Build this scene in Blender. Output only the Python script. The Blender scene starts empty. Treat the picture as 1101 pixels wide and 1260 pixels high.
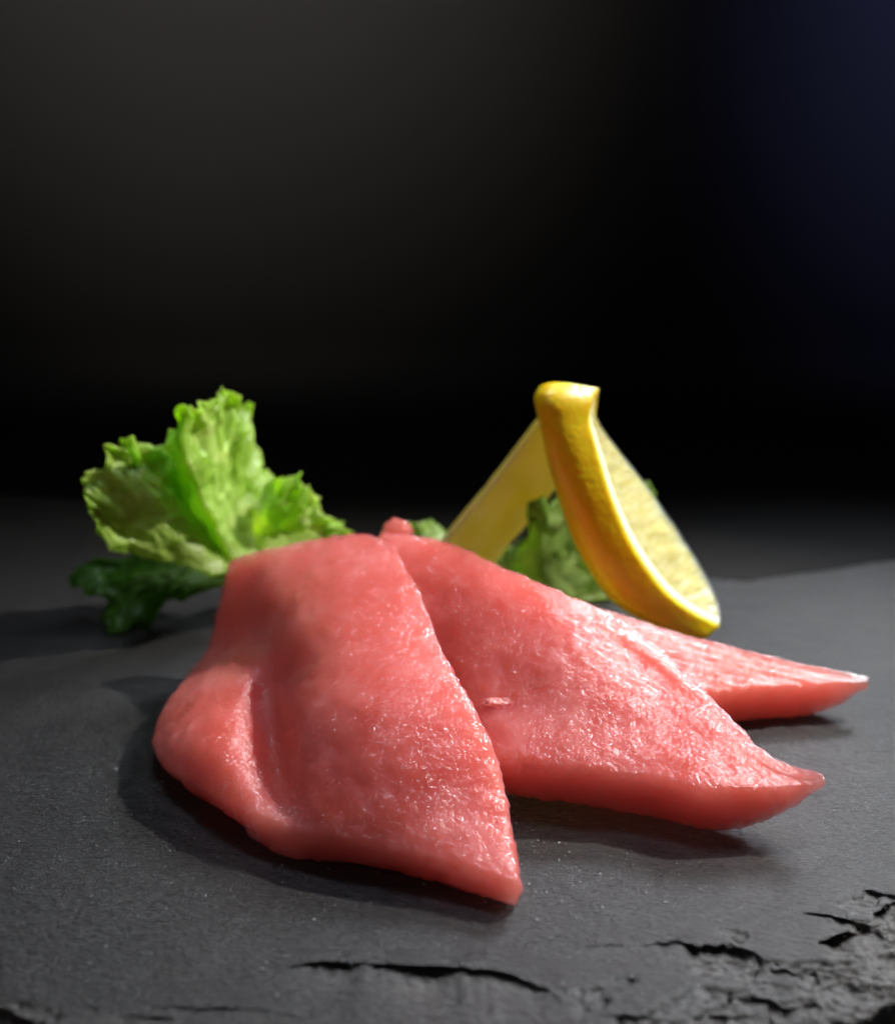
import bpy, math, random
import numpy as np
from mathutils import Vector, noise

random.seed(7)
scene = bpy.context.scene
R = math.radians

# ------------------------------------------------------------------ camera
cd = bpy.data.cameras.new('camera')
cam = bpy.data.objects.new('camera', cd)
scene.collection.objects.link(cam)
cam.location = (0, -0.25, 0.128)
cam.rotation_euler = (R(90 - 16), 0, 0)
cd.sensor_fit = 'VERTICAL'
cd.sensor_height = 24.0
cd.lens = 24.0 * 1500 / 1260
cd.clip_start = 0.01
cd.clip_end = 20
cd.dof.use_dof = True
cd.dof.focus_distance = 0.242
cd.dof.aperture_fstop = 6.8
scene.camera = cam

# ------------------------------------------------------------------ world and lamps
world = bpy.data.worlds.new('World')
scene.world = world
world.use_nodes = True
bg = world.node_tree.nodes['Background']
bg.inputs['Color'].default_value = (0.75, 0.85, 1.0, 1)
bg.inputs['Strength'].default_value = 0.005


def aim(o, target):
    d = Vector(target) - o.location
    o.rotation_euler = d.to_track_quat('-Z', 'Y').to_euler()


def spot(name, loc, target, power, colour, size, blend, radius):
    l = bpy.data.lights.new(name, 'SPOT')
    l.energy = power; l.color = colour; l.spot_size = R(size); l.spot_blend = blend; l.shadow_soft_size = radius
    o = bpy.data.objects.new(name, l); scene.collection.objects.link(o)
    o.location = loc; aim(o, target)
    return o


def area(name, loc, target, power, colour, sx, sy):
    l = bpy.data.lights.new(name, 'AREA')
    l.shape = 'RECTANGLE'; l.size = sx; l.size_y = sy; l.energy = power; l.color = colour
    o = bpy.data.objects.new(name, l); scene.collection.objects.link(o)
    o.location = loc; aim(o, target)
    return o


# hard light from the right and a little behind, high enough for short shadows
spot('key_lamp', (0.275, 0.135, 0.33), (0.01, -0.005, 0.01), 10.5, (1.0, 0.96, 0.90), 66, 0.8, 0.006)
# cool window light from behind on the right
wl = area('window_light', (0.30, 0.41, 0.36), (0.03, -0.04, 0), 0.36, (0.84, 0.91, 1.0), 0.18, 0.16)
wl.data.spread = R(40)
# weak fill lamps added above, for sheen, and on the camera side
cl = area('top_fill', (0.0, 0.10, 0.62), (0.0, -0.03, 0), 0.11, (0.72, 0.82, 1.0), 0.14, 0.12)
cl.data.spread = R(45)
rl = area('front_fill', (-0.30, -0.6, 0.6), (0, -0.03, 0), 0.07, (1.0, 0.93, 0.88), 0.5, 0.5)
rl.data.spread = R(60)
# light spilling down the backdrop, and a blue glow on its right
spot('backdrop_lamp', (-0.13, 0.0, 0.46), (-0.13, 0.45, 0.31), 15.0, (1.0, 0.94, 0.89), 62, 1.0, 0.05)
spot('blue_backdrop_lamp', (0.33, 0.05, 0.45), (0.32, 0.45, 0.23), 13.0, (0.33, 0.40, 1.0), 46, 1.0, 0.05)

scene.view_settings.view_transform = 'Standard'
scene.view_settings.look = 'None'
scene.view_settings.exposure = 0
scene.view_settings.gamma = 1
scene.cycles.use_denoising = True
scene.cycles.max_bounces = 24
scene.cycles.volume_bounces = 16
scene.cycles.diffuse_bounces = 8
scene.cycles.transmission_bounces = 16
scene.cycles.transparent_max_bounces = 24
scene.cycles.use_adaptive_sampling = True
scene.cycles.adaptive_threshold = 0.05
scene.cycles.sample_clamp_indirect = 4.0


# ------------------------------------------------------------------ helpers
def n3(x, y, z=0.0):
    return noise.noise(Vector((x, y, z)))


def fbm(x, y, z=0.0, o=3):
    s = 0; a = 1.0; t = 0
    for _ in range(o):
        s += a * noise.noise(Vector((x, y, z))); t += a; a *= 0.5; x *= 2.03; y *= 2.03; z *= 2.03
    return s / t


def catmull(P, n):
    """P: (k, m, 3) rows; resample along axis 0 to n with a Catmull-Rom spline."""
    P = np.asarray(P, float); k = len(P)
    E = np.concatenate([[2 * P[0] - P[1]], P, [2 * P[-1] - P[-2]]])
    t = np.linspace(0, k - 1, n); i = np.minimum(t.astype(int), k - 2); f = (t - i)
    f = f.reshape((-1,) + (1,) * (P.ndim - 1))
    a, b, c, d = E[i], E[i + 1], E[i + 2], E[i + 3]
    return 0.5 * (2 * b + (c - a) * f + (2 * a - 5 * b + 4 * c - d) * f ** 2 + (3 * b - a - 3 * c + d) * f ** 3)


def net(rows, nv, nu):
    P = np.array(rows, float) / 1000.0
    P = catmull(P, nv)
    return np.swapaxes(catmull(np.swapaxes(P, 0, 1), nu), 0, 1)


def grid_normals(T):
    du = np.gradient(T, axis=1); dv = np.gradient(T, axis=0)
    N = np.cross(du, dv)
    N /= np.linalg.norm(N, axis=2, keepdims=True) + 1e-12
    return N


def grid_faces(nv, nu, off=0, flip=False):
    i = np.arange(nv - 1)[:, None] * nu + np.arange(nu - 1)[None, :] + off
    q = np.stack([i, i + 1, i + nu + 1, i + nu], -1).reshape(-1, 4)
    return q[:, ::-1] if flip else q


def make(name, V, Fc, mat, parent=None, smooth=True, attrs=None):
    me = bpy.data.meshes.new(name)
    V = np.asarray(V, float)
    me.from_pydata(V.tolist(), [], [list(map(int, f)) for f in Fc])
    me.update()
    if smooth:
        me.polygons.foreach_set('use_smooth', [True] * len(me.polygons))
    for an, ar in (attrs or {}).items():
        at = me.attributes.new(an, 'FLOAT_VECTOR', 'POINT')
        at.data.foreach_set('vector', np.asarray(ar, float).ravel())
    if mat: me.materials.append(mat)
    o = bpy.data.objects.new(name, me); scene.collection.objects.link(o)
    if parent: o.parent = parent
    return o


def empty(name, loc=(0, 0, 0)):
    o = bpy.data.objects.new(name, None); scene.collection.objects.link(o); o.empty_display_size = 0.01
    o.location = loc
    return o


def tag(o, label=None, cat=None, group=None, kind=None):
    for k, v in (('label', label), ('category', cat), ('group', group), ('kind', kind)):
        if v: o[k] = v
    return o


def vnormals(V, F4):
    F4 = np.asarray(F4)
    a = V[F4[:, 2]] - V[F4[:, 0]]; b = V[F4[:, 3]] - V[F4[:, 1]]
    fn = np.cross(a, b); N = np.zeros_like(V)
    for k in range(4): np.add.at(N, F4[:, k], fn)
    return N / (np.linalg.norm(N, axis=1, keepdims=True) + 1e-15)


def laplace(V, F4, it, w):
    F4 = np.asarray(F4)
    e = np.concatenate([F4[:, [0, 1]], F4[:, [1, 2]], F4[:, [2, 3]], F4[:, [3, 0]]])
    for _ in range(it):
        S = np.zeros_like(V); C = np.zeros(len(V))
        np.add.at(S, e[:, 0], V[e[:, 1]]); np.add.at(S, e[:, 1], V[e[:, 0]])
        np.add.at(C, e[:, 0], 1); np.add.at(C, e[:, 1], 1)
        V = V + w[:, None] * 0.6 * (S / C[:, None] - V)
    return V


# ------------------------------------------------------------------ materials
def new_mat(name):
    m = bpy.data.materials.new(name); m.use_nodes = True
    nt = m.node_tree
    return m, nt, nt.nodes, nt.links, nt.nodes['Principled BSDF']


def tex_noise(nodes, links, vec, scale, detail=4, rough=0.55, dist=0.0):
    t = nodes.new('ShaderNodeTexNoise'); t.inputs['Scale'].default_value = scale
    t.inputs['Detail'].default_value = detail; t.inputs['Roughness'].default_value = rough
    t.inputs['Distortion'].default_value = dist
    if vec: links.new(vec, t.inputs['Vector'])
    return t


def ramp(nodes, links, fac, stops):
    r = nodes.new('ShaderNodeValToRGB'); e = r.color_ramp.elements
    while len(e) < len(stops): e.new(0.5)
    for el, (p, c) in zip(e, stops):
        el.position = p; el.color = (c[0], c[1], c[2], 1)
    links.new(fac, r.inputs['Fac'])
    return r


def bump(nodes, links, height, dist, strength=1.0, normal=None):
    b = nodes.new('ShaderNodeBump'); b.inputs['Distance'].default_value = dist; b.inputs['Strength'].default_value = strength
    links.new(height, b.inputs['Height'])
    if normal: links.new(normal, b.inputs['Normal'])
    return b


def mapping(nodes, links, vec, scale):
    m = nodes.new('ShaderNodeMapping'); m.inputs['Scale'].default_value = scale
    links.new(vec, m.inputs['Vector'])
    return m


def mathn(nodes, links, op, a, b):
    m = nodes.new('ShaderNodeMath'); m.operation = op
    for k, v in ((0, a), (1, b)):
        if isinstance(v, (int, float)): m.inputs[k].default_value = v
        else: links.new(v, m.inputs[k])
    return m


def mixc(nodes, links, fac, a, b, mode='MIX'):
    m = nodes.new('ShaderNodeMix'); m.data_type = 'RGBA'; m.blend_type = mode
    for sock, v in ((m.inputs[0], fac), (m.inputs[6], a), (m.inputs[7], b)):
        if isinstance(v, (int, float)): sock.default_value = v
        elif isinstance(v, tuple): sock.default_value = (v[0], v[1], v[2], 1)
        else: links.new(v, sock)
    return m.outputs[2]


def mat_slate():
    m, nt, N, L, b = new_mat('slate')
    tc = N.new('ShaderNodeTexCoord'); v = tc.outputs['Object']
    big = tex_noise(N, L, v, 18, 4, 0.6)
    mid = tex_noise(N, L, mapping(N, L, v, (1.0, 1.5, 1.0)).outputs[0], 400, 5, 0.68)
    mp = mapping(N, L, v, (1, 2.2, 1))
    grain = tex_noise(N, L, mp.outputs[0], 850, 5, 0.7)
    fine = tex_noise(N, L, v, 3200, 2, 0.6)
    c = ramp(N, L, mid.outputs['Fac'], [(0.3, (0.012, 0.012, 0.0135)), (0.7, (0.032, 0.031, 0.031))])
    c2 = ramp(N, L, big.outputs['Fac'], [(0.3, (0.62, 0.62, 0.66)), (0.72, (1.3, 1.26, 1.22))])
    g = ramp(N, L, grain.outputs['Fac'], [(0.32, (0.45, 0.45, 0.45)), (0.70, (1.75, 1.75, 1.75))])
    col = mixc(N, L, 1.0, c.outputs[0], c2.outputs[0], 'MULTIPLY')
    col = mixc(N, L, 1.0, col, g.outputs[0], 'MULTIPLY')
    gf = ramp(N, L, fine.outputs['Fac'], [(0.32, (0.55,) * 3), (0.70, (1.5,) * 3)])
    col = mixc(N, L, 1.0, col, gf.outputs[0], 'MULTIPLY')
    fa_ = N.new('ShaderNodeAttribute'); fa_.attribute_name = 'fresh'
    pn = tex_noise(N, L, v, 420, 5, 0.7)
    pc = ramp(N, L, pn.outputs['Fac'], [(0.3, (1.0, 1.0, 1.0)), (0.7, (5.0, 4.7, 4.3))])
    fresh_col = mixc(N, L, 1.0, col, pc.outputs[0], 'MULTIPLY')  # paler stone where fractures are fresh
    col = mixc(N, L, fa_.outputs['Fac'], col, fresh_col)
    sp = tex_noise(N, L, v, 2300, 2, 0.5)
    spr = ramp(N, L, sp.outputs['Fac'], [(0.60, (0, 0, 0)), (0.70, (0.75, 0.75, 0.75))])
    col = mixc(N, L, spr.outputs[0], col, (0.13, 0.128, 0.125))
    L.new(col, b.inputs['Base Color'])
    rr = ramp(N, L, mid.outputs['Fac'], [(0.3, (0.30,) * 3), (0.75, (0.46,) * 3)])
    L.new(rr.outputs[0], b.inputs['Roughness'])
    b.inputs['Specular IOR Level'].default_value = 0.52
    b1 = bump(N, L, mid.outputs['Fac'], 0.0007)
    b2 = bump(N, L, grain.outputs['Fac'], 0.0007, 1.0, b1.outputs[0])
    b3 = bump(N, L, fine.outputs['Fac'], 0.00028, 1.0, b2.outputs[0])
    L.new(b3.outputs[0], b.inputs['Normal'])
    return m


def mat_fish(name, tint=1.0, stripe=0.0):
    m, nt, N, L, b = new_mat(name)
    at = N.new('ShaderNodeAttribute'); at.attribute_name = 'grain'; g = at.outputs['Vector']
    tc = N.new('ShaderNodeTexCoord'); v = tc.outputs['Object']
    fib = tex_noise(N, L, mapping(N, L, g, (0.07, 0.45, 0.4)).outputs[0], 1.0, 4, 0.55, 0.8)
    blot = tex_noise(N, L, v, 70, 4, 0.6)
    fibf = tex_noise(N, L, mapping(N, L, g, (0.5, 2.2, 1.0)).outputs[0], 1.0, 4, 0.65, 0.8)
    wet = tex_noise(N, L, v, 1100, 2, 0.5)
    wet2 = tex_noise(N, L, v, 480, 3, 0.6)
    c = ramp(N, L, blot.outputs['Fac'], [(0.32, (0.54, 0.04, 0.08)), (0.50, (0.70, 0.17, 0.25)), (0.68, (0.86, 0.44, 0.52))])
    f = ramp(N, L, fib.outputs['Fac'], [(0.35, (0.96, 0.82, 0.82)), (0.58, (1.02, 1.05, 1.05)), (0.72, (1.08, 1.6, 1.55))])
    col = mixc(N, L, 0.75, c.outputs[0], f.outputs[0], 'MULTIPLY')
    ff = ramp(N, L, fibf.outputs['Fac'], [(0.60, (0, 0, 0)), (0.76, (1, 1, 1))])
    fm = mathn(N, L, 'MULTIPLY', ff.outputs[0], 0.75)
    col = mixc(N, L, fm.outputs[0], col, (0.84, 0.48, 0.42))
    if stripe:
        w = N.new('ShaderNodeTexWave'); w.wave_type = 'BANDS'; w.bands_direction = 'Y'
        w.inputs['Scale'].default_value = stripe; w.inputs['Distortion'].default_value = 2.0; w.inputs['Detail'].default_value = 2
        L.new(mapping(N, L, g, (0.08, 1, 0)).outputs[0], w.inputs['Vector'])
        wr = ramp(N, L, w.outputs['Fac'], [(0.55, (0, 0, 0)), (0.95, (0.6, 0.6, 0.6))])
        col = mixc(N, L, wr.outputs[0], col, (0.80, 0.46, 0.38))
    N.remove(b); b = N.new('ShaderNodeBsdfDiffuse'); L.new(col, b.inputs['Color'])
    b0 = bump(N, L, fib.outputs['Fac'], 0.00022, 0.8)
    b1 = bump(N, L, wet2.outputs['Fac'], 0.0003, 1.0, b0.outputs[0])
    b2 = bump(N, L, wet.outputs['Fac'], 0.00046, 1.0, b1.outputs[0])
    # translucent flesh: light enters the surface and scatters inside
    out = [n for n in N if n.type == 'OUTPUT_MATERIAL'][0]
    tr = N.new('ShaderNodeBsdfTransparent')
    body = N.new('ShaderNodeMixShader'); body.inputs[0].default_value = 0.72
    thru = N.new('ShaderNodeBsdfTranslucent'); L.new(col, thru.inputs['Color'])
    skin = N.new('ShaderNodeMixShader'); skin.inputs[0].default_value = 0.5
    L.new(b.outputs[0], skin.inputs[1]); L.new(thru.outputs[0], skin.inputs[2])
    L.new(skin.outputs[0], body.inputs[1]); L.new(tr.outputs[0], body.inputs[2])
    fr = N.new('ShaderNodeFresnel'); fr.inputs['IOR'].default_value = 1.40; 
    frm = mathn(N, L, 'MINIMUM', fr.outputs[0], 0.22)
    gl = N.new('ShaderNodeBsdfGlossy'); L.new(b2.outputs[0], gl.inputs['Normal'])
    rr = ramp(N, L, wet2.outputs['Fac'], [(0.35, (0.12,) * 3), (0.7, (0.26,) * 3)])
    L.new(rr.outputs[0], gl.inputs['Roughness'])
    fin = N.new('ShaderNodeMixShader'); L.new(frm.outputs[0], fin.inputs[0])
    L.new(body.outputs[0], fin.inputs[1]); L.new(gl.outputs[0], fin.inputs[2])
    L.new(fin.outputs[0], out.inputs['Surface'])
    vol = N.new('ShaderNodeVolumePrincipled')
    vol.inputs['Color'].default_value = (0.997, 0.49, 0.355, 1); vol.inputs['Density'].default_value = 400
    vol.inputs['Anisotropy'].default_value = 0.0
    L.new(vol.outputs[0], out.inputs['Volume'])
    return m


def mat_leaf(name, dark, light, trans):
    m, nt, N, L, b = new_mat(name)
    out = [n for n in N if n.type == 'OUTPUT_MATERIAL'][0]
    at = N.new('ShaderNodeAttribute'); at.attribute_name = 'leaf'; g = at.outputs['Vector']
    tc = N.new('ShaderNodeTexCoord'); v = tc.outputs['Object']
    vein = tex_noise(N, L, mapping(N, L, g, (7.0, 2.0, 1)).outputs[0], 1.0, 3, 0.6, 1.2)
    blot = tex_noise(N, L, v, 90, 4, 0.6)
    sep = N.new('ShaderNodeSeparateXYZ'); L.new(g, sep.inputs[0])
    c = ramp(N, L, blot.outputs['Fac'], [(0.3, dark), (0.72, light)])
    vr = ramp(N, L, vein.outputs['Fac'], [(0.52, (0, 0, 0)), (0.72, (0.45, 0.45, 0.45))])
    col = mixc(N, L, vr.outputs[0], c.outputs[0], (light[0] * 1.5, light[1] * 1.25, light[2] * 2.2))
    pale = ramp(N, L, sep.outputs['Y'], [(0.0, (0.55,) * 3), (0.5, (0, 0, 0))])
    col = mixc(N, L, pale.outputs[0], col, (0.60, 0.68, 0.30))
    L.new(col, b.inputs['Base Color'])
    b.inputs['Roughness'].default_value = 0.32
    b.inputs['Specular IOR Level'].default_value = 0.55
    cells = N.new('ShaderNodeTexVoronoi'); cells.inputs['Scale'].default_value = 240; L.new(v, cells.inputs['Vector'])
    b1 = bump(N, L, blot.outputs['Fac'], 0.0022)
    b2 = bump(N, L, cells.outputs['Distance'], 0.0007, 0.8, b1.outputs[0])
    L.new(b2.outputs[0], b.inputs['Normal'])
    tr = N.new('ShaderNodeBsdfTranslucent'); L.new(b2.outputs[0], tr.inputs['Normal'])
    tcol = mixc(N, L, 1.0, col, (trans[0], trans[1], trans[2]), 'MULTIPLY')
    L.new(tcol, tr.inputs['Color'])
    mx = N.new('ShaderNodeMixShader'); mx.inputs[0].default_value = 0.62
    L.new(b.outputs[0], mx.inputs[1]); L.new(tr.outputs[0], mx.inputs[2]); L.new(mx.outputs[0], out.inputs['Surface'])
    return m


def mat_soft(name, colour, radius, scale, rough, bump_scale=0, bump_dist=0, colour2=None, stretch=None, coat=0.0, thin=0.0):
    m, nt, N, L, b = new_mat(name)
    tc = N.new('ShaderNodeTexCoord'); v = tc.outputs['Object']
    if stretch:
        at = N.new('ShaderNodeAttribute'); at.attribute_name = 'grain'
        v = mapping(N, L, at.outputs['Vector'], stretch).outputs[0]
    t = tex_noise(N, L, v, 110 if not stretch else 1.0, 4, 0.6)
    c = ramp(N, L, t.outputs['Fac'], [(0.3, colour), (0.7, colour2 or colour)])
    L.new(c.outputs[0], b.inputs['Base Color'])
    b.inputs['Subsurface Weight'].default_value = 1.0 if scale else 0
    b.inputs['Subsurface Radius'].default_value = radius
    b.inputs['Subsurface Scale'].default_value = scale
    b.inputs['Roughness'].default_value = rough
    b.inputs['Coat Weight'].default_value = coat
    b.inputs['Coat Roughness'].default_value = 0.15
    if bump_dist:
        if stretch:
            h = tex_noise(N, L, v, bump_scale, 4, 0.6).outputs['Fac']
        else:
            vo = N.new('ShaderNodeTexVoronoi'); vo.inputs['Scale'].default_value = bump_scale; L.new(v, vo.inputs['Vector'])
            h = vo.outputs['Distance']
        bb = bump(N, L, h, bump_dist)
        L.new(bb.outputs[0], b.inputs['Normal'])
    if thin:
        out = [n for n in N if n.type == 'OUTPUT_MATERIAL'][0]
        tr = N.new('ShaderNodeBsdfTranslucent'); L.new(c.outputs[0], tr.inputs['Color'])
        mx = N.new('ShaderNodeMixShader'); mx.inputs[0].default_value = thin
        L.new(b.outputs[0], mx.inputs[1]); L.new(tr.outputs[0], mx.inputs[2]); L.new(mx.outputs[0], out.inputs['Surface'])
    return m


def mat_plain(name, c1, c2, scale, rough, dist=0.0):
    m, nt, N, L, b = new_mat(name)
    tc = N.new('ShaderNodeTexCoord')
    t = tex_noise(N, L, tc.outputs['Object'], scale, 5, 0.6)
    c = ramp(N, L, t.outputs['Fac'], [(0.3, c1), (0.7, c2)])
    L.new(c.outputs[0], b.inputs['Base Color']); b.inputs['Roughness'].default_value = rough
    b.inputs['Specular IOR Level'].default_value = 0.25
    if dist:
        L.new(bump(N, L, t.outputs['Fac'], dist).outputs[0], b.inputs['Normal'])
    return m


M_SLATE = mat_slate()
M_FISH = mat_fish('raw_tuna')
M_FISH_BANDED = mat_fish('raw_tuna_banded', stripe=0.32)
M_LEAF = mat_leaf('lettuce', (0.46, 0.70, 0.05), (0.80, 0.93, 0.34), (1.15, 1.25, 0.35))
M_LEAF_SHADE = mat_leaf('lettuce_shade', (0.05, 0.17, 0.010), (0.10, 0.26, 0.02), (1.2, 1.3, 0.5))  # same lettuce, with shade put into a darker colour
M_LEAF_PALE = mat_leaf('lettuce_pale', (0.22, 0.38, 0.05), (0.42, 0.55, 0.14), (1.2, 1.25, 0.7))
M_RIND = mat_soft('lemon_rind', (0.92, 0.55, 0.004), (1, 0.55, 0.08), 0.0025, 0.36, 700, 0.00012, (0.95, 0.61, 0.006), coat=0.25)
M_PITH = mat_soft('lemon_pith', (0.82, 0.75, 0.42), (1, 0.8, 0.45), 0.002, 0.6, 900, 0.0002, (0.86, 0.80, 0.50))
M_PULP = mat_soft('lemon_pulp', (0.50, 0.44, 0.13), (1, 0.85, 0.3), 0.006, 0.2, 1.0, 0.0005, (0.70, 0.65, 0.35), stretch=(0.12, 0.6, 1.0), coat=0.6)
M_PEEL = mat_soft('peel_inside', (0.86, 0.80, 0.24), (1, 0.75, 0.25), 0.004, 0.5, 800, 0.0002, (0.98, 0.88, 0.72), thin=0.6)
M_STRIP = mat_soft('peel_skin', (0.95, 0.84, 0.28), (1, 0.55, 0.08), 0.002, 0.4, 700, 0.0002, (0.96, 0.88, 0.36), thin=0.65)
M_FAT = mat_soft('fish_fat', (0.80, 0.34, 0.30), (1, 0.6, 0.5), 0.002, 0.3, 900, 0.0004, coat=0.5)
M_BEAD, nt_, N_, L_, b_ = new_mat('clear_moisture')
b_.inputs['Base Color'].default_value = (1, 1, 1, 1); b_.inputs['Roughness'].default_value = 0.14; b_.inputs['Metallic'].default_value = 1.0
tr_ = N_.new('ShaderNodeBsdfTransparent'); mx_ = N_.new('ShaderNodeMixShader')
fr_ = N_.new('ShaderNodeFresnel'); fr_.inputs['IOR'].default_value = 1.45; mx_.inputs[0].default_value = 0.10; N_.remove(fr_)
L_.new(tr_.outputs[0], mx_.inputs[1]); L_.new(b_.outputs[0], mx_.inputs[2])
L_.new(mx_.outputs[0], [n for n in N_ if n.type == 'OUTPUT_MATERIAL'][0].inputs['Surface'])
M_TABLE = mat_plain('dark_table', (0.009, 0.0082, 0.008), (0.012, 0.011, 0.0105), 40, 0.8)
M_WALL = mat_plain('dark_backdrop', (0.0095, 0.0087, 0.0084), (0.0115, 0.0106, 0.0102), 6, 0.8)

# ------------------------------------------------------------------ table and backdrop
tv = [(-2.5, -0.9, -0.008), (2.5, -0.9, -0.008), (2.5, 0.46, -0.008), (-2.5, 0.46, -0.008)]
tag(make('table', tv, [(0, 1, 2, 3)], M_TABLE, smooth=False), kind='structure')
prof = [(0.39, -0.0078), (0.41, -0.007)] + [(0.41 + 0.04 * math.sin(R(a)), -0.007 + 0.04 * (1 - math.cos(R(a)))) for a in range(6, 91, 6)] + [(0.45, 1.6)]
wv = [(x, y, z) for (y, z) in prof for x in (-2.5, 2.5)]
tag(make('backdrop_wall', wv, [(2 * i, 2 * i + 1, 2 * i + 3, 2 * i + 2) for i in range(len(prof) - 1)], M_WALL), kind='structure')

# ------------------------------------------------------------------ slate board
RIM = [(-80.1,-82.0,0.0), (-71.4,-87.9,0.0), (-60.2,-95.2,0.0), (-36.2,-98.7,0.0), (-0.1,-99.2,0.0), (30.3,-97.3,0.0), (50.9,-92.9,0.0), (60.8,-88.8,0.0), (72.0,-82.6,0.0), (82.8,-74.7,0.0)]
BACKRIM = [(-231.0,235.2,0.0), (-180.5,224.9,0.0), (-137.8,212.6,0.0), (-74.9,180.1,0.0), (-34.3,157.2,0.0), (13.3,133.0,0.0), (39.2,122.2,0.0), (63.0,123.8,0.0), (83.7,122.2,0.0), (95.9,118.2,0.0), (119.0,126.3,0.0), (137.9,135.5,0.0), (152.6,139.0,0.0), (192.4,142.5,0.0)]
CHIPS = [
    [(-29.6,-77.1,0.0), (-20.4,-75.3,0.0), (-9.5,-76.2,0.0), (1.3,-76.8,0.0), (9.3,-78.1,0.0), (14.4,-81.4,0.0), (18.1,-84.6,0.0)],
    [(33.1,-71.0,0.0), (38.8,-69.8,0.0), (42.7,-71.2,0.0), (47.0,-70.7,0.0), (52.6,-73.4,0.0)],
    [(62.0,-61.4,0.0), (66.2,-61.9,0.0), (70.1,-63.3,0.0), (74.1,-64.3,0.0)],
    [(63.0,-70.3,0.0), (68.0,-67.5,0.0), (73.0,-65.2,0.0), (75.5,-66.2,0.0)],
    [(75.2,-54.1,0.0), (78.6,-55.1,0.0), (82.6,-56.4,0.0)],
    [(75.7,-61.4,0.0), (80.9,-57.4,0.0), (85.0,-55.9,0.0)],
    [(50.4,-76.8,0.0), (55.0,-77.3,0.0), (58.1,-78.1,0.0), (61.9,-76.4,0.0)],
    [(21.5,-89.2,0.0), (29.2,-88.3,0.0), (35.4,-89.2,0.0), (42.2,-86.9,0.0), (50.0,-86.5,0.0), (51.8,-89.2,0.0)],
    [(44.2,-83.4,0.0), (50.1,-83.4,0.0), (54.1,-85.4,0.0), (62.2,-84.2,0.0)],
    [(-74.0,-84.2,0.0), (-67.5,-88.1,0.0), (-61.5,-91.1,0.0)],
    [(-60.7,-85.4,0.0), (-55.1,-86.9,0.0), (-49.5,-88.8,0.0), (-40.5,-89.6,0.0)],
    [(-47.4,-86.9,0.0), (-37.2,-86.9,0.0), (-29.5,-87.3,0.0), (-21.5,-90.0,0.0)],
    [(20.6,-71.6,0.0), (27.6,-71.0,0.0), (33.0,-71.4,0.0)]]
CHIP_DROP = [1.7, 1.6, 0.8, 2.0, 0.3, 2.1, 0.25, 0.5, 0.3, 1.6, 0.4, 0.3, 0.15]
CHIP_LEN = [7, 6, 3.5, 5, 4, 5, 3, 5, 4, 8, 5, 7, 4]


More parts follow.
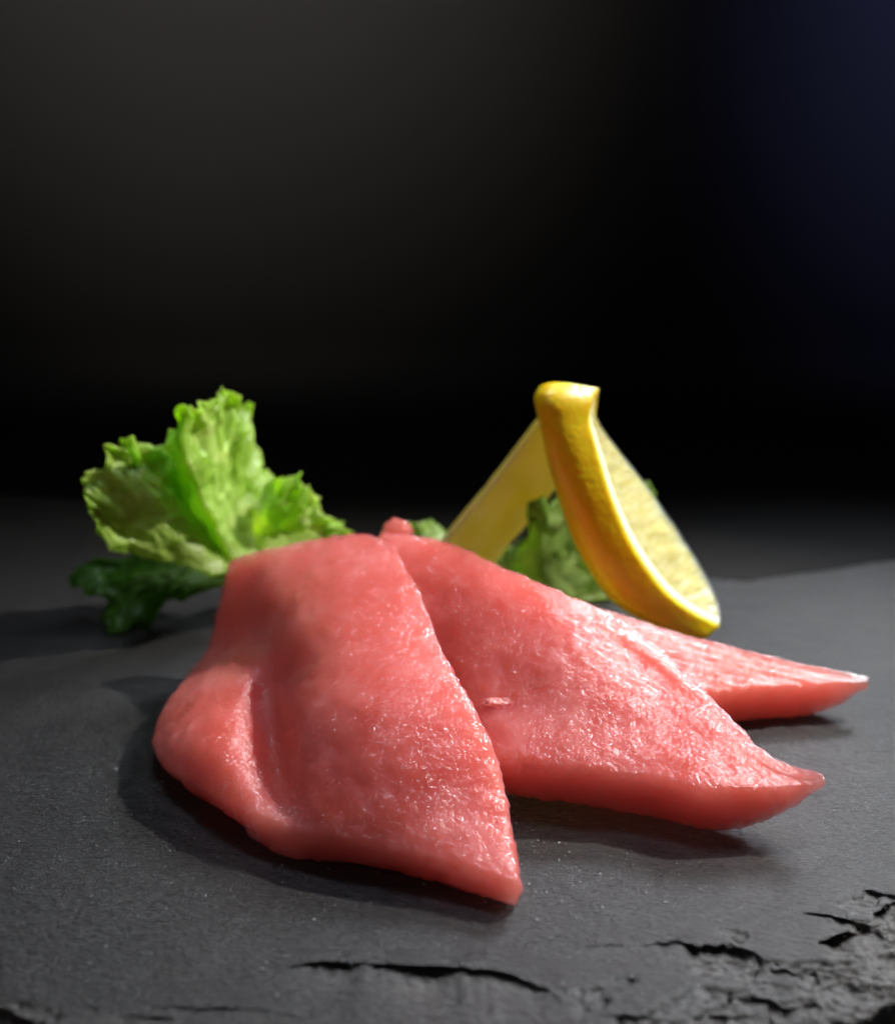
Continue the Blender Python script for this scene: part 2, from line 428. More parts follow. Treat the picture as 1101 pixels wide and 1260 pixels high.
def slate():
    rim = np.array([(-235, 60, 0), (-190, -10, 0), (-130, -52, 0)] + RIM + [(115, -45, 0), (160, 10, 0), (215, 90, 0)], float)
    back = np.array(BACKRIM, float)
    xs = np.concatenate([np.arange(-215, -90, 2.2), np.arange(-90, 92, 0.28), np.arange(92, 205, 2.2)])
    ys = np.concatenate([np.arange(-103, -55, 0.25), np.arange(-55, 0, 0.6), np.arange(0, 245, 1.6)])
    X, Y = np.meshgrid(xs, ys); Y0 = Y.copy()
    ny, nx = X.shape
    wob = np.array([fbm(x * 0.09, 3.1, 0, 4) * 5.0 + n3(x * 0.7, 8.0) * 0.7 for x in xs])
    wobb = np.array([fbm(x * 0.05, 9.1, 0, 4) * 4.0 for x in xs])
    yf = np.interp(xs, rim[:, 0], rim[:, 1]) + wob * 0.6
    yb = np.interp(xs, back[:, 0], back[:, 1]) + wobb
    D = np.minimum(Y - yf[None, :], yb[None, :] - Y)
    Z = np.zeros_like(X)
    lo = np.zeros_like(X); mid = np.zeros_like(X); hi = np.zeros_like(X); lay = np.zeros_like(X)
    for j in range(ny):
        y = ys[j]
        near = y < 5
        for i in range(nx):
            x = xs[i]
            lo[j, i] = n3(x * 0.022, y * 0.022, 1.0)
            mid[j, i] = n3(x * 0.12, y * 0.16, 5.0)
            if near:
                hi[j, i] = n3(x * 0.55 + y * 0.2, y * 0.8, 9.0) + 0.55 * n3(x * 1.25 + y * 0.4, y * 1.7, 3.0)
                if y < -40 and D[j, i] < 36: lay[j, i] = fbm(x * 0.075, y * 0.13, 20.0, 3)
    Z += 0.35 * lo + 0.16 * mid + 0.13 * hi
    # broken layers near the front edge
    front = Y - yf[None, :]
    right = np.clip((X - 5) / 45, 0, 1)
    reach = 12 + 13 * right
    depth = np.clip((reach - front) / (reach + 4), 0, 1.5) + lay * 1.3 * np.clip((reach + 7 - front) / 12.0, 0, 1)
    depth = np.clip(depth, 0, 3) * (0.35 + 0.65 * right)
    k = depth * 4.2
    q = np.floor(k) + np.clip((k - np.floor(k)) * 1.0, 0, 1) ** 6
    Z -= np.clip(q, 0, 6) * 0.70
    Z += 0.35 * hi * np.clip(q, 0, 1) + 0.5 * lay * np.clip(q, 0, 1)
    CH = np.zeros_like(X)
    # single cracks and flakes: the near side has split away
    for (line, drop, ln) in zip(CHIPS, CHIP_DROP, CHIP_LEN):
        P = np.array(line, float); o = np.argsort(P[:, 0]); P = P[o]
        x0, x1 = P[0, 0], P[-1, 0]
        sel = (xs > x0) & (xs < x1)
        if not sel.any(): continue
        xx = xs[sel]; t = (xx - x0) / (x1 - x0)
        yc = np.interp(xx, P[:, 0], P[:, 1]) + np.array([n3(x * 0.6, drop * 10) * 0.5 + n3(x * 1.7, drop * 7) * 0.2 for x in xx])
        amp = drop * np.sin(np.pi * t) ** 0.6 * np.clip(0.75 + 1.3 * np.array([fbm(x * 0.16, drop * 31, 0, 3) for x in xx]), 0.12, 1.5)
        d = yc[None, :] - Y0[:, sel]
        Z[:, sel] -= np.where(d > 0, amp[None, :] * np.exp(-np.clip(d, 0, 99) / ln), 0)
        CH[:, sel] += np.where(d > 0, amp[None, :] * np.exp(-np.clip(d, 0, 99) / ln), 0)
        # the upper layer overhangs a dark hollow
        wd = 2.2; sN = d / wd
        cav = 1.8 * amp[None, :] * np.ones_like(d); A_ = amp[None, :] * np.ones_like(d)
        inside = (d > 0) & (d < wd) & (A_ > 0.08)
        t1 = np.clip(sN / 0.3, 0, 1); t2 = np.clip((sN - 0.3) / 0.3, 0, 1); t3 = np.clip((sN - 0.6) / 0.4, 0, 1)
        back_ = cav * t1 - (cav + wd) * t3
        dz = -(0.10 + 0.10 * t1 + 0.80 * t2) * A_
        Yn = Y[:, sel]; Zn = Z[:, sel]
        Zn = np.where(inside, Zn + A_ * np.exp(-np.clip(d, 0, 99) / ln) + dz * np.where(t3 > 0, 1 - t3 * (1 - np.exp(-wd / ln)), 1), Zn)
        Yn = np.where(inside, yc[None, :] + back_, Yn)
        Y[:, sel] = Yn; Z[:, sel] = Zn
    # rim falls away to the table
    edge = np.clip(-D / 1.2, 0, 1)
    Z -= edge * (7.5 + np.clip(1.5 * mid, -1, 1.5))
    roundoff = np.clip((2.5 - D) / 2.5, 0, 1) ** 2
    Z -= roundoff * 0.6
    Z = np.maximum(Z, -8.6)
    V = np.stack([X, Y, Z], -1).reshape(-1, 3) / 1000
    Fq = grid_faces(ny, nx)
    keep = (D.reshape(-1)[Fq] > -2.6).any(axis=1)
    Fq = Fq[keep]
    used = np.unique(Fq); remap = -np.ones(len(V), int); remap[used] = np.arange(len(used))
    fresh = np.clip(q * 0.55 + (CH > 0) * np.clip(CH, 0, 1), 0, 1)
    fr = np.stack([fresh, fresh, fresh], -1).reshape(-1, 3)
    o = make('slate_board', V[used], remap[Fq], M_SLATE, attrs={'fresh': fr[used]})
    tag(o, 'dark grey natural slate board with chipped front edge under the food', 'slate board')


slate()

# ------------------------------------------------------------------ fish slices
def slab(name, rows, nv, nu, thick, mat, grain_axis, seed, lumps=0.45, ridges=0.0, lean=0.5, round_it=9, rag=0.8, beads=2600):
    T = net(rows, nv, nu)
    Nn = grid_normals(T)
    if Nn[nv // 2, nu // 2, 2] < 0: Nn = -Nn
    flip = np.cross(T[1, 0] - T[0, 0], T[0, 1] - T[0, 0])[2] > 0
    v = np.linspace(0, 1, nv)[:, None] * np.ones((1, nu)); u = np.linspace(0, 1, nu)[None, :] * np.ones((nv, 1))
    th = thick(u, v) / 1000.0
    down = lean * Nn + (1 - lean) * np.array([0, 0, 1.0]); down /= np.linalg.norm(down, axis=2, keepdims=True)
    B = T - down * th[..., None]
    B[..., 2] = np.maximum(B[..., 2], 0.0006)
    # arc-length grain coordinates in mm
    du = np.linalg.norm(np.diff(T, axis=1), axis=2); dv = np.linalg.norm(np.diff(T, axis=0), axis=2)
    gu = np.concatenate([np.zeros((nv, 1)), np.cumsum(du, 1)], 1) * 1000
    gv = np.concatenate([np.zeros((1, nu)), np.cumsum(dv, 0)], 0) * 1000
    G = np.stack([gv, gu, np.full_like(gu, seed)], -1) if grain_axis == 'v' else np.stack([gu, gv, np.full_like(gu, seed)], -1)
    loop = [(0, j) for j in range(nu)] + [(i, nu - 1) for i in range(1, nv)] + [(nv - 1, j) for j in range(nu - 2, -1, -1)] + [(i, 0) for i in range(nv - 2, 0, -1)]
    li = np.array([a * nu + b for a, b in loop]); m = len(li)
    Tf, Bf, Gf = T.reshape(-1, 3), B.reshape(-1, 3), G.reshape(-1, 3)
    K = 9
    cen = Tf.mean(0)
    nxt, prv = Tf[np.roll(li, -1)], Tf[np.roll(li, 1)]
    tang = nxt - prv; outw = np.cross(tang, np.array([0, 0, 1.0]));
    outw /= np.linalg.norm(outw, axis=1, keepdims=True) + 1e-12
    if ((Tf[li] - cen) * outw).sum(1).mean() < 0: outw = -outw
    V = [Tf, Bf]; GG = [Gf, Gf + [0, 0, 3]]
    base = 2 * nu * nv; rings = [li]
    wh = np.linalg.norm(Tf[li] - Bf[li], axis=1)
    for k in range(1, K):
        s = k / K
        ring = Tf[li] * (1 - s) + Bf[li] * s + outw * (np.sin(np.pi * s) * 0.10 * wh)[:, None]
        V.append(ring); g = Gf[li].copy(); g[:, 1] += s * wh * 1000; GG.append(g)
        rings.append(base + np.arange(m)); base += m
    rings.append(li + nu * nv)
    V = np.concatenate(V); GG = np.concatenate(GG)
    Fq = [grid_faces(nv, nu, 0, flip), grid_faces(nv, nu, nu * nv, not flip)]
    for k in range(K):
        a, b = rings[k], rings[k + 1]
        q = np.stack([np.roll(a, -1), a, b, np.roll(b, -1)], -1)
        Fq.append(q if not flip else q[:, ::-1])
    Fq = np.concatenate(Fq)
    # make sure the faces look outwards
    a0 = V[Fq[:, 0]]; vol = np.einsum('ij,ij->i', a0 - cen, np.cross(V[Fq[:, 1]] - a0, V[Fq[:, 3]] - a0)).sum()
    # round the cut edges
    w = np.zeros(len(V)); ed = np.minimum(np.minimum(u, 1 - u) * nu, np.minimum(v, 1 - v) * nv).reshape(-1)
    wt = np.clip(1 - ed / 5.0, 0.08, 1)
    w[:nu * nv] = wt; w[nu * nv:2 * nu * nv] = wt; w[2 * nu * nv:] = 1
    V = laplace(V, Fq, round_it, w)
    Nv = vnormals(V, Fq)
    if (Nv[:nu * nv, 2]).mean() < 0: Nv = -Nv; Fq = Fq[:, ::-1]
    nt = nu * nv
    d = np.zeros(len(V))
    edn = np.concatenate([np.clip(1 - ed / 6.0, 0, 1), np.clip(1 - ed / 6.0, 0, 1), np.ones(len(V) - 2 * nt)])
    thf = np.clip(th.reshape(-1) * 1000 / 5.5, 0.2, 1)
    tap = np.concatenate([thf, thf] + [thf[li]] * (K - 1))
    for i in range(len(V)):
        x, y, z = V[i] * 1000; gx, gy, gz = GG[i]
        a = lumps * fbm(x * 0.075 + seed, y * 0.075, z * 0.075, 3)
        a += 0.30 * n3(x * 0.30, y * 0.30 + seed, z * 0.30) + 0.10 * n3(x * 0.9, y * 0.9 + seed, z * 0.9)
        a += 0.10 * n3(gx * 0.10, gy * 0.6, seed + 4)
        if ridges and i < nt:
            a += ridges * (0.5 + 0.5 * math.sin(gy * 1.75 + 1.3 * n3(gx * 0.03, gy * 0.1, seed))) ** 2 * (0.7 + 0.6 * n3(gx * 0.1, gy * 0.2, 7.0))
        a += rag * edn[i] * (0.55 * n3(x * 0.6, y * 0.6, z * 0.6 + seed) + 0.35 * n3(x * 1.5, y * 1.5, z * 1.5 + seed))
        d[i] = a * tap[i] / 1000
    V = V + Nv * d[:, None]
    V[:, 2] = np.maximum(V[:, 2], 0.0005)
    o = make(name, V, Fq, mat, attrs={'grain': GG})
    # wet grains and beads on the cut face
    rng = random.Random(int(seed)); BV = []; BF = []
    tall = nu * nv; gu_dir = np.gradient(V[:tall].reshape(nv, nu, 3), axis=0 if grain_axis == 'v' else 1).reshape(-1, 3)
    made = 0; tries = 0
    while made < beads and tries < 40000:
        tries += 1
        i = rng.randrange(tall); x, y, z = V[i] * 1000
        dens = 0.5 + 1.3 * fbm(x * 0.11 + seed, y * 0.11, z * 0.11, 3) + 0.35 * max(0, Nv[i, 0])
        if rng.random() > max(0.04, dens): continue
        made += 1
        n_ = Vector(Nv[i]); tg = Vector(gu_dir[i]).normalized()
        tg = (tg + Vector((rng.gauss(0, 1), rng.gauss(0, 1), rng.gauss(0, 1))) * 0.5); tg = (tg - n_ * tg.dot(n_)).normalized(); bt = n_.cross(tg)
        r = rng.uniform(0.00010, 0.00026) * (1.5 if rng.random() < 0.06 else 1); el = rng.choice((1, 1, 1.2, 1.5, 2.0)); hh = r * rng.uniform(0.5, 0.9)
        jx, jy = rng.uniform(-0.25, 0.25) / 1000, rng.uniform(-0.25, 0.25) / 1000
        c = Vector(V[i]) + tg * jx + bt * jy - n_ * r * 0.15
        b0_ = len(BV); BV.append(c + n_ * hh)
        for (rr_, zz) in ((0.6, 0.78), (1.0, -0.1)):
            for kk in range(8):
                an = kk * math.pi / 4
                BV.append(c + tg * (math.cos(an) * r * rr_ * el) + bt * (math.sin(an) * r * rr_) + n_ * (hh * zz))
        for kk in range(8):
            k2 = (kk + 1) % 8
            BF.append((b0_, b0_ + 1 + kk, b0_ + 1 + k2)); BF.append((b0_ + 1 + kk, b0_ + 9 + kk, b0_ + 9 + k2, b0_ + 1 + k2))
    bo = make('moisture_beads', [tuple(q) for q in BV], BF, M_BEAD, o)
    bo['kind'] = 'stuff'
    return o


def sstep(x, a, b):
    t = np.clip((x - a) / (b - a), 0, 1)
    return t * t * (3 - 2 * t)


SLICE_A = [
    [(-55.7,44.8,31.0), (-48.5,44.4,33.5), (-41.3,44.9,35.3), (-34.2,45.9,36.5), (-27.0,46.8,37.3), (-20.3,45.8,37.6), (-13.9,40.2,37.0)],
    [(-58.7,42.0,19.5), (-51.5,37.3,24.5), (-43.2,30.0,28.8), (-34.4,26.2,31.8), (-24.0,21.6,33.8), (-14.3,19.3,34.2), (-6.4,14.2,33.0)],
    [(-61.5,35.5,9.5), (-52.4,25.8,15.0), (-43.9,18.4,19.5), (-34.5,5.7,25.2), (-22.9,-4.2,29.2), (-10.5,-7.6,30.2), (-0.9,-9.7,28.8)],
    [(-64.9,8.7,8.5), (-55.5,3.7,14.0), (-46.3,-2.5,16.0), (-39.3,0.7,14.2), (-29.4,-17.4,22.2), (-13.1,-26.1,25.8), (5.4,-26.9,24.6)],
    [(-65.2,-4.9,7.0), (-54.7,-16.8,12.3), (-43.9,-22.9,14.4), (-36.6,-15.1,9.0), (-27.7,-31.1,16.4), (-11.0,-38.4,19.6), (9.2,-36.1,18.6)],
    [(-61.4,-14.9,6.2), (-50.2,-27.4,9.8), (-40.2,-35.3,11.0), (-32.5,-35.1,8.2), (-24.1,-43.2,12.2), (-6.9,-46.6,13.8), (11.4,-45.3,12.2)],
    [(-55.0,-23.8,6.2), (-46.4,-33.7,7.8), (-37.8,-41.3,8.2), (-29.8,-45.5,7.9), (-18.3,-50.6,8.2), (-3.0,-55.9,7.4), (12.6,-62.5,6.0)]]
SLICE_B = [
    [(-17.4,45.7,38.5), (-17.0,37.4,33.0), (-15.7,24.6,27.0), (-9.5,12.3,17.5), (-1.9,-5.3,11.5), (3.3,-17.6,8.0)],
    [(-2.1,42.0,37.5), (-2.4,26.7,34.5), (-1.0,16.4,30.0), (1.7,2.7,23.5), (6.8,-14.0,17.5), (10.1,-27.0,12.5)],
    [(11.5,25.6,36.5), (12.5,15.3,34.0), (14.4,4.9,30.0), (17.4,-6.4,25.0), (21.9,-18.1,18.5), (24.1,-31.0,12.8)],
    [(26.0,13.9,33.5), (26.6,6.1,31.5), (28.2,-2.7,28.0), (31.0,-10.9,23.0), (35.3,-21.2,16.7), (37.6,-33.3,11.5)],
    [(40.4,8.6,28.0), (40.6,2.0,26.3), (42.2,-3.0,23.0), (44.8,-11.5,19.7), (47.1,-24.0,15.5), (48.3,-38.1,12.0)],
    [(52.9,-5.2,20.5), (53.0,-10.2,19.5), (54.0,-15.4,17.8), (54.9,-21.9,16.3), (56.7,-29.5,13.8), (58.0,-38.4,11.8)],
    [(64.4,-28.1,13.8), (64.6,-30.0,13.5), (65.2,-31.6,13.1), (65.9,-33.4,12.6), (66.9,-34.5,12.0), (67.4,-36.7,11.4)],
    [(72.7,-35.9,13.8), (72.8,-36.2,13.6), (72.9,-36.3,13.3), (73.1,-36.4,13.0), (73.2,-36.5,12.7), (73.4,-36.7,12.3)]]
SLICE_C = [
    [(9.8,30.7,30.0), (14.8,30.2,26.0), (21.4,24.1,22.0), (26.8,18.4,17.0), (32.0,10.8,10.0)],
    [(39.7,37.1,20.0), (40.9,32.0,18.3), (43.0,26.6,16.4), (46.2,20.8,13.5), (47.6,8.1,10.0)],
    [(60.6,33.4,14.5), (60.6,29.8,13.8), (60.9,26.0,13.0), (61.5,20.9,11.8), (61.4,10.4,10.0)],
    [(79.5,27.1,11.5), (79.6,25.8,11.2), (79.7,23.7,10.8), (79.8,20.4,10.3), (79.6,14.9,9.6)],
    [(93.6,20.9,10.5), (93.7,20.5,10.4), (93.9,19.9,10.1), (94.0,18.7,9.8), (94.0,17.0,9.3)],
    [(100.1,19.2,9.8), (100.0,18.9,9.7), (100.1,18.7,9.6), (100.0,18.2,9.4), (99.9,17.7,9.2)]]
FLECK = [(10.7,-13.4,18.9)]

fa = slab('tuna_slice', SLICE_A, 190, 130, lambda u, v: 8 - 0.8 * sstep(v, 0.4, 0.95) - 2.5 * sstep(u, 0.6, 1.0) * (1 - sstep(v, 0.4, 0.6)) + 16 * sstep(v, 0.35, 0.6) * (1 - sstep(v, 0.90, 1.0)) * sstep(u, 0.32, 0.58), M_FISH, 'v', 11.0)
tag(fa, 'large creased pink raw tuna slice at the front, draped over the middle one', 'tuna slice', 'fanned tuna slices')
fb = slab('tuna_slice', SLICE_B, 190, 120, lambda u, v: 10.5 - 8.5 * sstep(v, 0.66, 1.0), M_FISH, 'v', 23.0)
tag(fb, 'middle pink raw tuna slice with pointed tip, partly under the creased slice', 'tuna slice', 'fanned tuna slices')
fc = slab('tuna_slice', SLICE_C, 170, 90, lambda u, v: 9.0 - 6.5 * sstep(v, 0.62, 1.0), M_FISH_BANDED, 'v', 37.0, ridges=0.5, lumps=0.3)
tag(fc, 'thin banded raw tuna slice in front of the lemon, rearmost of the three', 'tuna slice', 'fanned tuna slices')


def blob(name, c, r, mat, parent, seed, rough=0.7):
    V = []; Fq = []; nu_, nv_ = 22, 12
    for j in range(nv_ + 1):
        ph = math.pi * j / nv_
        for i in range(nu_):
            a = 2 * math.pi * i / nu_
            p = Vector((math.cos(a) * math.sin(ph), math.sin(a) * math.sin(ph), math.cos(ph)))
            k = 1 + rough * n3(p.x * 2.2 + seed, p.y * 2.2, p.z * 2.2)
            V.append((c[0] + p.x * r[0] * k, c[1] + p.y * r[1] * k, c[2] + p.z * r[2] * k))
    for j in range(nv_):
        for i in range(nu_):
            Fq.append((j * nu_ + i, (j + 1) * nu_ + i, (j + 1) * nu_ + (i + 1) % nu_, j * nu_ + (i + 1) % nu_))
    return make(name, V, Fq, mat, parent)


c0 = np.array(FLECK[0]) / 1000
o = blob('fat_fleck', c0 - np.array([0, 0, 0.0008]), (0.0030, 0.0020, 0.0010), M_FAT, fb, 3.0, 0.4)
o['label'] = 'small pale fat fleck on the slice'

KNOB = [(-12.9,50.8,36.5)]
o = blob('torn_end', np.array(KNOB[0]) / 1000, (0.0040, 0.0034, 0.0034), M_FISH, fb, 9.0, 0.25)

# ------------------------------------------------------------------ lemon wedge with a folded peel strip
LEMON = [
    [(68.2,58.0,3.7), (55.7,57.0,7.6), (43.2,56.0,16.1), (34.6,56.0,29.1), (29.4,57.0,42.2), (25.6,58.0,55.0), (23.4,59.0,64.5), (22.3,60.5,69.5), (23.6,64.0,71.6)],
    [(73.7,60.0,6.5), (64.6,57.0,12.1), (56.3,55.0,19.5), (47.9,54.0,31.5), (42.1,55.0,44.5), (38.8,57.0,55.3), (36.6,59.0,63.4), (37.3,61.0,68.1), (39.1,64.5,71.3)],
    [(75.1,65.0,8.1), (75.0,72.0,12.5), (71.2,78.0,19.6), (63.6,81.0,30.7), (55.6,83.0,41.6), (48.3,81.0,50.5), (42.4,77.0,58.3), (39.4,72.0,63.4), (38.7,69.0,67.0)]]
PEEL = [
    [(24.1,64.0,69.5), (24.2,66.0,71.1), (25.6,70.0,70.3), (26.6,74.0,67.9), (26.5,77.0,63.0), (23.3,78.0,59.0), (11.9,79.0,43.1), (-0.6,80.0,26.9), (-8.3,81.0,14.9)],
    [(38.6,65.0,69.1), (39.6,67.0,70.7), (39.9,71.0,69.7), (40.3,77.0,66.0), (40.2,84.0,59.3), (38.2,90.0,51.0), (27.1,93.0,33.8), (13.4,94.0,15.8), (6.0,95.0,5.0)]]


def lemon():
    root = empty('lemon_wedge', (0.055, 0.065, 0.0))
    tag(root, 'upright yellow lemon wedge with its peel strip folded back behind it', 'lemon')
    n = 90; na = 26
    A = catmull(np.array(LEMON, float)[0][:, None, :] / 1000, n)[:, 0]
    Bq = catmull(np.array(LEMON, float)[1][:, None, :] / 1000, n)[:, 0]
    Cq = catmull(np.array(LEMON, float)[2][:, None, :] / 1000, n)[:, 0]
    off = np.array(root.location)
    s = np.linspace(0, 1, na)
    mid = 0.5 * (A + Bq)
    out = mid - Cq; out /= np.linalg.norm(out, axis=1, keepdims=True)
    wid = np.linalg.norm(A - Bq, axis=1)
    # outer rind arc, bulging away from the core
    arc = A[:, None] * (1 - s)[None, :, None] + Bq[:, None] * s[None, :, None] + out[:, None] * (np.sin(np.pi * s)[None, :] * 0.26 * wid[:, None])[..., None]
    dep = np.linalg.norm(arc - Cq[:, None], axis=2)

    def layer(k_mm):
        f = np.minimum(k_mm / 1000 / dep, 0.9)[..., None]
        return arc * (1 - f) + Cq[:, None] * f

    def shell(name, P, Q, mat, bumpy=0.0, parent=root, grain=True):
        V = np.concatenate([P.reshape(-1, 3), Q.reshape(-1, 3)]); m = n * na
        Fq = [grid_faces(n, na), grid_faces(n, na, m, True)]
        loop = [j for j in range(na)] + [i * na + na - 1 for i in range(1, n)] + [(n - 1) * na + j for j in range(na - 2, -1, -1)] + [i * na for i in range(n - 2, 0, -1)]
        a = np.array(loop); b = a + m
        Fq.append(np.stack([a, b, np.roll(b, -1), np.roll(a, -1)], -1))
        Fq = np.concatenate(Fq)
        if bumpy:
            Nv = vnormals(V, Fq)
            d = np.array([bumpy * (fbm(p[0] * 260, p[1] * 260, p[2] * 260, 2)) for p in V])
            V = V + Nv * d[:, None]
        return make(name, V - off, Fq, mat, parent)

    shell('rind', arc, layer(1.5), M_RIND, 0.00010)
    shell('pith', layer(1.5), layer(4.4), M_PITH, 0.00012)
    # pulp: the cut faces from the pith to the core, sunk a little between membranes
    I = layer(4.3)
    m = 34
    rows = []; G = []
    # section outline: left cut face, core, right cut face, then back along the pith arc
    for i in range(n):
        a, b, c = I[i, 0], I[i, -1], Cq[i]
        t = np.linspace(0, 1, m)[:, None]
        pr = b * (1 - t) + c * t
        pl = c * (1 - t) + a * t
        cx = np.cross(b - c, A[min(i + 1, n - 1)] - A[max(i - 1, 0)]); cx /= np.linalg.norm(cx) + 1e-9
        if cx[0] < 0: cx = -cx
        bumps = np.array([0.0010 * math.sin(math.pi * min(1, k / (m - 1))) * (0.2 + fbm(i * 0.38 + k * 0.05, k * 0.05, 3.0, 3) * 1.2) for k in range(m)])
        pr = pr + cx * (bumps[:, None] - 0.0003)
        ar = I[i][1:-1]
        rows.append(np.concatenate([pr, pl[1:], ar]))
        L_ = len(rows[-1]); g = np.zeros((L_, 3))
        g[:, 0] = np.concatenate([np.linspace(0, 25, m), np.linspace(25, 0, m - 1), np.zeros(na - 2)])
        g[:, 1] = i * 80 / n; G.append(g)
    P = np.array(rows); k = P.shape[1]
    V = P.reshape(-1, 3); idx = np.arange(n * k).reshape(n, k)
    r = np.roll(idx, -1, axis=1)
    Fq = np.stack([idx[:-1], r[:-1], r[1:], idx[1:]], -1).reshape(-1, 4).tolist()
    Fq.append(list(idx[0][::-1])); Fq.append(list(idx[-1]))
    make('pulp', V - off, Fq, M_PULP, root, attrs={'grain': np.concatenate(G)})
    # peel strip: pared from the wedge and folded over its top
    n2, w2 = 110, 16
    E1 = catmull(np.array(PEEL, float)[0][:, None, :] / 1000, n2)[:, 0]
    E2 = catmull(np.array(PEEL, float)[1][:, None, :] / 1000, n2)[:, 0]
    s2 = np.linspace(0, 1, w2)
    P = E1[:, None] * (1 - s2)[None, :, None] + E2[:, None] * s2[None, :, None]
    N_ = grid_normals(P)
    # outer skin looks up/away; inner pith side looks at the viewer on the way down
    if N_[4, w2 // 2, 1] > 0: N_ = -N_
    P = P + N_ * (0.0006 * np.sin(np.pi * s2))[None, :, None]
    thick = 0.0016

    def ribbon(name, P0, P1, mat):
        mm = n2 * w2
        V = np.concatenate([P0.reshape(-1, 3), P1.reshape(-1, 3)])
        Fq = [grid_faces(n2, w2), grid_faces(n2, w2, mm, True)]
        loop = [j for j in range(w2)] + [i * w2 + w2 - 1 for i in range(1, n2)] + [(n2 - 1) * w2 + j for j in range(w2 - 2, -1, -1)] + [i * w2 for i in range(n2 - 2, 0, -1)]
        a = np.array(loop); b = a + mm
        Fq.append(np.stack([a, b, np.roll(b, -1), np.roll(a, -1)], -1))
        Fq = np.concatenate(Fq)
        Nv = vnormals(V, Fq)
        V = V + Nv * np.array([0.00018 * fbm(p[0] * 300, p[1] * 300, p[2] * 300, 2) for p in V])[:, None]
        return make(name, V - off, Fq, mat)
    st = ribbon('peel_strip', P, P - N_ * 0.0007, M_STRIP); st.parent = root
    inn = ribbon('peel_lining', P - N_ * 0.00072, P - N_ * (0.0007 + thick), M_PEEL); inn.parent = st
    st['label'] = 'thin peel strip bent over the top and hanging down to the left'


lemon()

# ------------------------------------------------------------------ lettuce
LEAF_UP = [
    [(-64.2,66.0,19.8), (-62.8,68.0,19.1), (-61.4,70.0,18.7), (-59.9,72.0,18.2), (-58.5,74.0,17.8), (-56.8,75.0,17.7), (-55.1,76.0,17.6), (-53.6,78.0,17.2), (-51.9,79.0,17.1), (-50.2,80.0,17.0), (-48.6,82.0,16.5)],
    [(-76.1,64.0,24.2), (-73.8,65.0,29.7), (-71.6,69.0,33.1), (-68.6,76.0,31.7), (-65.0,68.0,35.7), (-63.2,75.0,35.3), (-60.8,84.0,31.7), (-56.7,86.0,26.8), (-51.9,82.0,26.8), (-47.8,88.0,22.7), (-42.0,92.0,18.0)],
    [(-86.3,58.0,28.9), (-84.8,59.0,38.9), (-78.4,66.0,46.0), (-73.8,80.0,40.9), (-67.6,62.0,53.6), (-63.4,74.0,54.0), (-59.3,88.0,49.1), (-55.0,92.0,33.9), (-47.9,82.0,35.2), (-42.4,92.0,26.7), (-34.6,98.0,19.6)],
    [(-92.0,54.0,35.3), (-91.6,55.0,49.3), (-83.6,64.0,57.8), (-76.6,84.0,49.8), (-68.5,58.0,66.6), (-63.4,73.0,67.2), (-58.4,92.0,62.6), (-53.8,98.0,38.2), (-43.1,82.0,42.8), (-36.1,96.0,30.3), (-29.0,104.0,20.1)]]
LEAF_LOW = [
    [(-57.6,76.0,13.0), (-57.9,78.0,13.3), (-58.2,80.0,13.5), (-58.6,82.0,13.8), (-58.7,83.0,14.5), (-58.8,84.0,15.1), (-58.9,85.0,15.8), (-59.1,86.0,16.4), (-59.2,87.0,17.1), (-59.3,88.0,17.8)],
    [(-66.0,74.0,13.2), (-71.4,76.0,13.5), (-75.1,77.0,12.1), (-77.9,79.0,11.4), (-80.4,80.0,12.1), (-82.0,82.0,12.8), (-82.4,84.0,13.6), (-81.8,87.0,14.1), (-78.9,90.0,15.1), (-75.6,92.0,16.0)],
    [(-71.6,72.0,12.0), (-78.4,74.0,11.7), (-82.4,74.0,7.6), (-87.6,76.0,6.1), (-92.4,77.0,7.2), (-96.8,80.0,10.6), (-99.0,84.0,11.7), (-96.7,89.0,12.9), (-91.3,92.0,14.5), (-85.7,94.0,16.3)],
    [(-74.7,71.0,10.4), (-80.6,72.0,10.5), (-82.2,70.0,2.5), (-89.8,72.0,-0.5), (-96.8,73.0,1.4), (-97.2,78.0,7.9), (-106.2,81.0,10.7), (-108.9,86.0,13.0), (-102.8,92.0,15.7), (-93.5,96.0,15.4)]]
LEAF_BACK = [
    [(11.7,82.0,-1.7), (16.6,86.0,-2.7), (21.6,89.0,-3.4), (26.7,92.0,-4.0), (31.7,94.0,-4.2), (36.7,95.0,-4.6), (40.5,96.0,-5.0), (44.3,97.0,-5.4), (48.2,98.0,-5.8), (52.2,100.0,-6.6)],
    [(2.3,90.0,9.3), (8.3,92.0,9.4), (14.4,94.0,6.6), (21.5,92.0,11.2), (26.4,88.0,16.3), (32.3,92.0,14.5), (39.2,100.0,11.0), (46.4,102.0,9.0), (52.0,104.0,11.0), (56.2,106.0,7.7)],
    [(-7.5,100.0,17.5), (-3.8,98.0,19.4), (4.8,102.0,16.3), (19.3,96.0,16.2), (25.6,86.0,28.0), (33.2,92.0,25.0), (41.8,104.0,20.1), (50.7,106.0,20.8), (57.5,108.0,24.8), (61.3,110.0,19.6)],
    [(-12.5,104.0,20.8), (-7.9,100.0,24.1), (-0.6,108.0,18.6), (18.9,98.0,13.0), (24.2,84.0,33.4), (31.7,94.0,33.8), (42.0,108.0,27.4), (52.2,106.0,26.4), (60.3,112.0,32.0), (64.3,114.0,27.3)]]
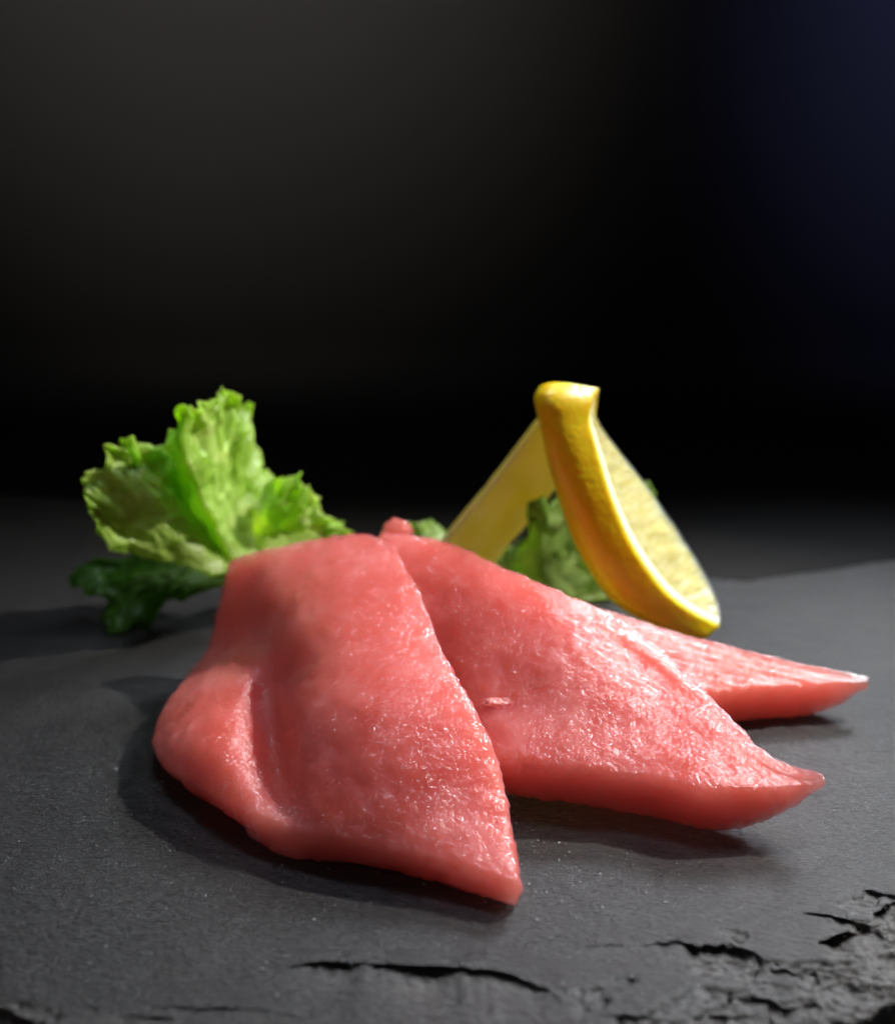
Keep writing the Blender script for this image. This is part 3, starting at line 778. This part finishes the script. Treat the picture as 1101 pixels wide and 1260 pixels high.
BED = [
    [(-46,50,0.5), (-30,52,0.5), (-10,54,0.5), (10,54,0.5), (28,54,0.5), (44,52,0.5)],
    [(-42,38,6), (-30,40,16), (-10,42,20), (10,42,19), (26,42,16), (40,42,10)],
    [(-40,18,5), (-28,18,14), (-10,18,16), (10,18,14), (24,22,13), (38,26,6)],
    [(-40,-2,3), (-26,-4,9), (-10,-4,10), (8,0,8), (22,6,5), (34,12,3)],
    [(-38,-14,0.5), (-24,-18,0.5), (-10,-18,0.5), (8,-12,0.5), (20,-4,0.5), (32,4,0.5)]]


def leaf(name, rows, nv, nu, mat, seed, ruffle=3.2, crumple=1.7, th=0.45, tooth=3.0):
    T = net(rows, nv, nu)
    Nn = grid_normals(T)
    v = np.linspace(0, 1, nv); u = np.linspace(0, 1, nu)
    arc = np.concatenate([[0], np.cumsum(np.linalg.norm(np.diff(T[-1], axis=0), axis=1))]) * 1000
    rad = T[-1] - T[-2]; rad /= np.linalg.norm(rad, axis=1, keepdims=True) + 1e-12
    G = np.zeros((nv, nu, 3)); out = T.copy()
    for i in range(nv):
        k = v[i]
        for j in range(nu):
            x, y, z = T[i, j] * 1000
            f1, f2 = 0.10, 0.27
            w1 = crumple * 2.6 * (0.25 + 0.75 * k); w2 = crumple * 0.75 * (0.4 + 0.6 * k)
            q1 = [n3(x * f1 + seed + 17 * c_, y * f1, z * f1) for c_ in (0, 1, 2)]; q2 = [n3(x * f2, y * f2 + seed + 13 * c_, z * f2) for c_ in (0, 1, 2)]
            dv_ = np.array(q1) * w1 * np.array([0.5, 1.0, 0.5]) + np.array(q2) * w2
            a = ruffle * k ** 2.5 * (1.3 * n3(arc[j] * 0.22, seed + 5, k * 3.0) + 0.5 * n3(arc[j] * 0.6, seed + 9, k * 2))
            p = T[i, j] + (dv_ + Nn[i, j] * a) / 1000
            e = tooth * max(0, (k - 0.6) / 0.4) ** 1.3 * (1.2 * n3(arc[j] * 0.25, seed + 2) + 0.6 * n3(arc[j] * 0.7, seed + 3) + 0.22 * n3(arc[j] * 2.0, seed + 6))
            p = p + rad[j] * e / 1000
            p[2] = max(p[2], 0.0008)
            out[i, j] = p; G[i, j] = (u[j], k, seed)
    Nn = grid_normals(out)
    m = nu * nv
    tk = (th / 1000) * (1.0 + 1.6 * (1 - v)[:, None, None] ** 2)
    V = np.concatenate([(out + Nn * tk * 0.5).reshape(-1, 3), (out - Nn * tk * 0.5).reshape(-1, 3)])
    V[:, 2] = np.maximum(V[:, 2], 0.0006)
    loop = [j for j in range(nu)] + [i * nu + nu - 1 for i in range(1, nv)] + [(nv - 1) * nu + j for j in range(nu - 2, -1, -1)] + [i * nu for i in range(nv - 2, 0, -1)]
    a = np.array(loop); b = a + m
    Fq = np.concatenate([grid_faces(nv, nu), grid_faces(nv, nu, m, True), np.stack([a, b, np.roll(b, -1), np.roll(a, -1)], -1)])
    g = G.reshape(-1, 3)
    return make(name, V, Fq, mat, attrs={'leaf': np.concatenate([g, g])})


lu = leaf('lettuce_leaf', LEAF_UP, 90, 260, M_LEAF, 2.0)
tag(lu, 'bright green frilly lettuce leaf standing up left of the tuna', 'lettuce', 'lettuce leaves')
ll = leaf('lettuce_leaf', LEAF_LOW, 70, 200, M_LEAF_SHADE, 5.0, ruffle=1.6)
tag(ll, 'lettuce leaf coloured as shaded, lying low at far left on the slate', 'lettuce', 'lettuce leaves')
lb = leaf('lettuce_leaf', LEAF_BACK, 70, 240, M_LEAF_PALE, 8.0, ruffle=2.0)
tag(lb, 'pale green lettuce leaf seen between the lemon wedge and its peel strip', 'lettuce', 'lettuce leaves')
bd = leaf('leaf_fold', BED, 60, 80, M_LEAF, 12.0, ruffle=0.5, crumple=1.6, tooth=1.0)
bd.parent = lb

# ------------------------------------------------------------------ moisture by the tuna, and specks added for glints over the slate
m, nt_, N_, L_, b_ = new_mat('moisture')
b_.inputs['Base Color'].default_value = (0.75, 0.76, 0.80, 1); b_.inputs['Roughness'].default_value = 0.08
b_.inputs['Transmission Weight'].default_value = 0.6; b_.inputs['IOR'].default_value = 1.33
V = []; Fq = []
rng = random.Random(5)
for k in range(900):
    x = rng.uniform(-0.085, 0.09); y = rng.uniform(-0.085, 0.0)
    if k < 60:
        x = rng.gauss(0.022, 0.012); y = rng.gauss(-0.052, 0.012)
    r = rng.uniform(0.00003, 0.00011) if k > 110 else rng.uniform(0.0001, 0.0002); st_ = rng.uniform(1, 2.2); a0 = rng.uniform(0, 6.3)
    b0 = len(V)
    V.append((x, y, 0.0003 + r * 1.2))
    for i in range(6):
        a = a0 + i * math.pi / 3
        V.append((x + math.cos(a) * r * st_, y + math.sin(a) * r, 0.00015))
    for i in range(6): Fq.append((b0, b0 + 1 + i, b0 + 1 + (i + 1) % 6))
tag(make('moisture_glint_specks', V, Fq, m), 'tiny moisture specks by the tuna and added glint specks over the slate', 'moisture', kind='stuff')
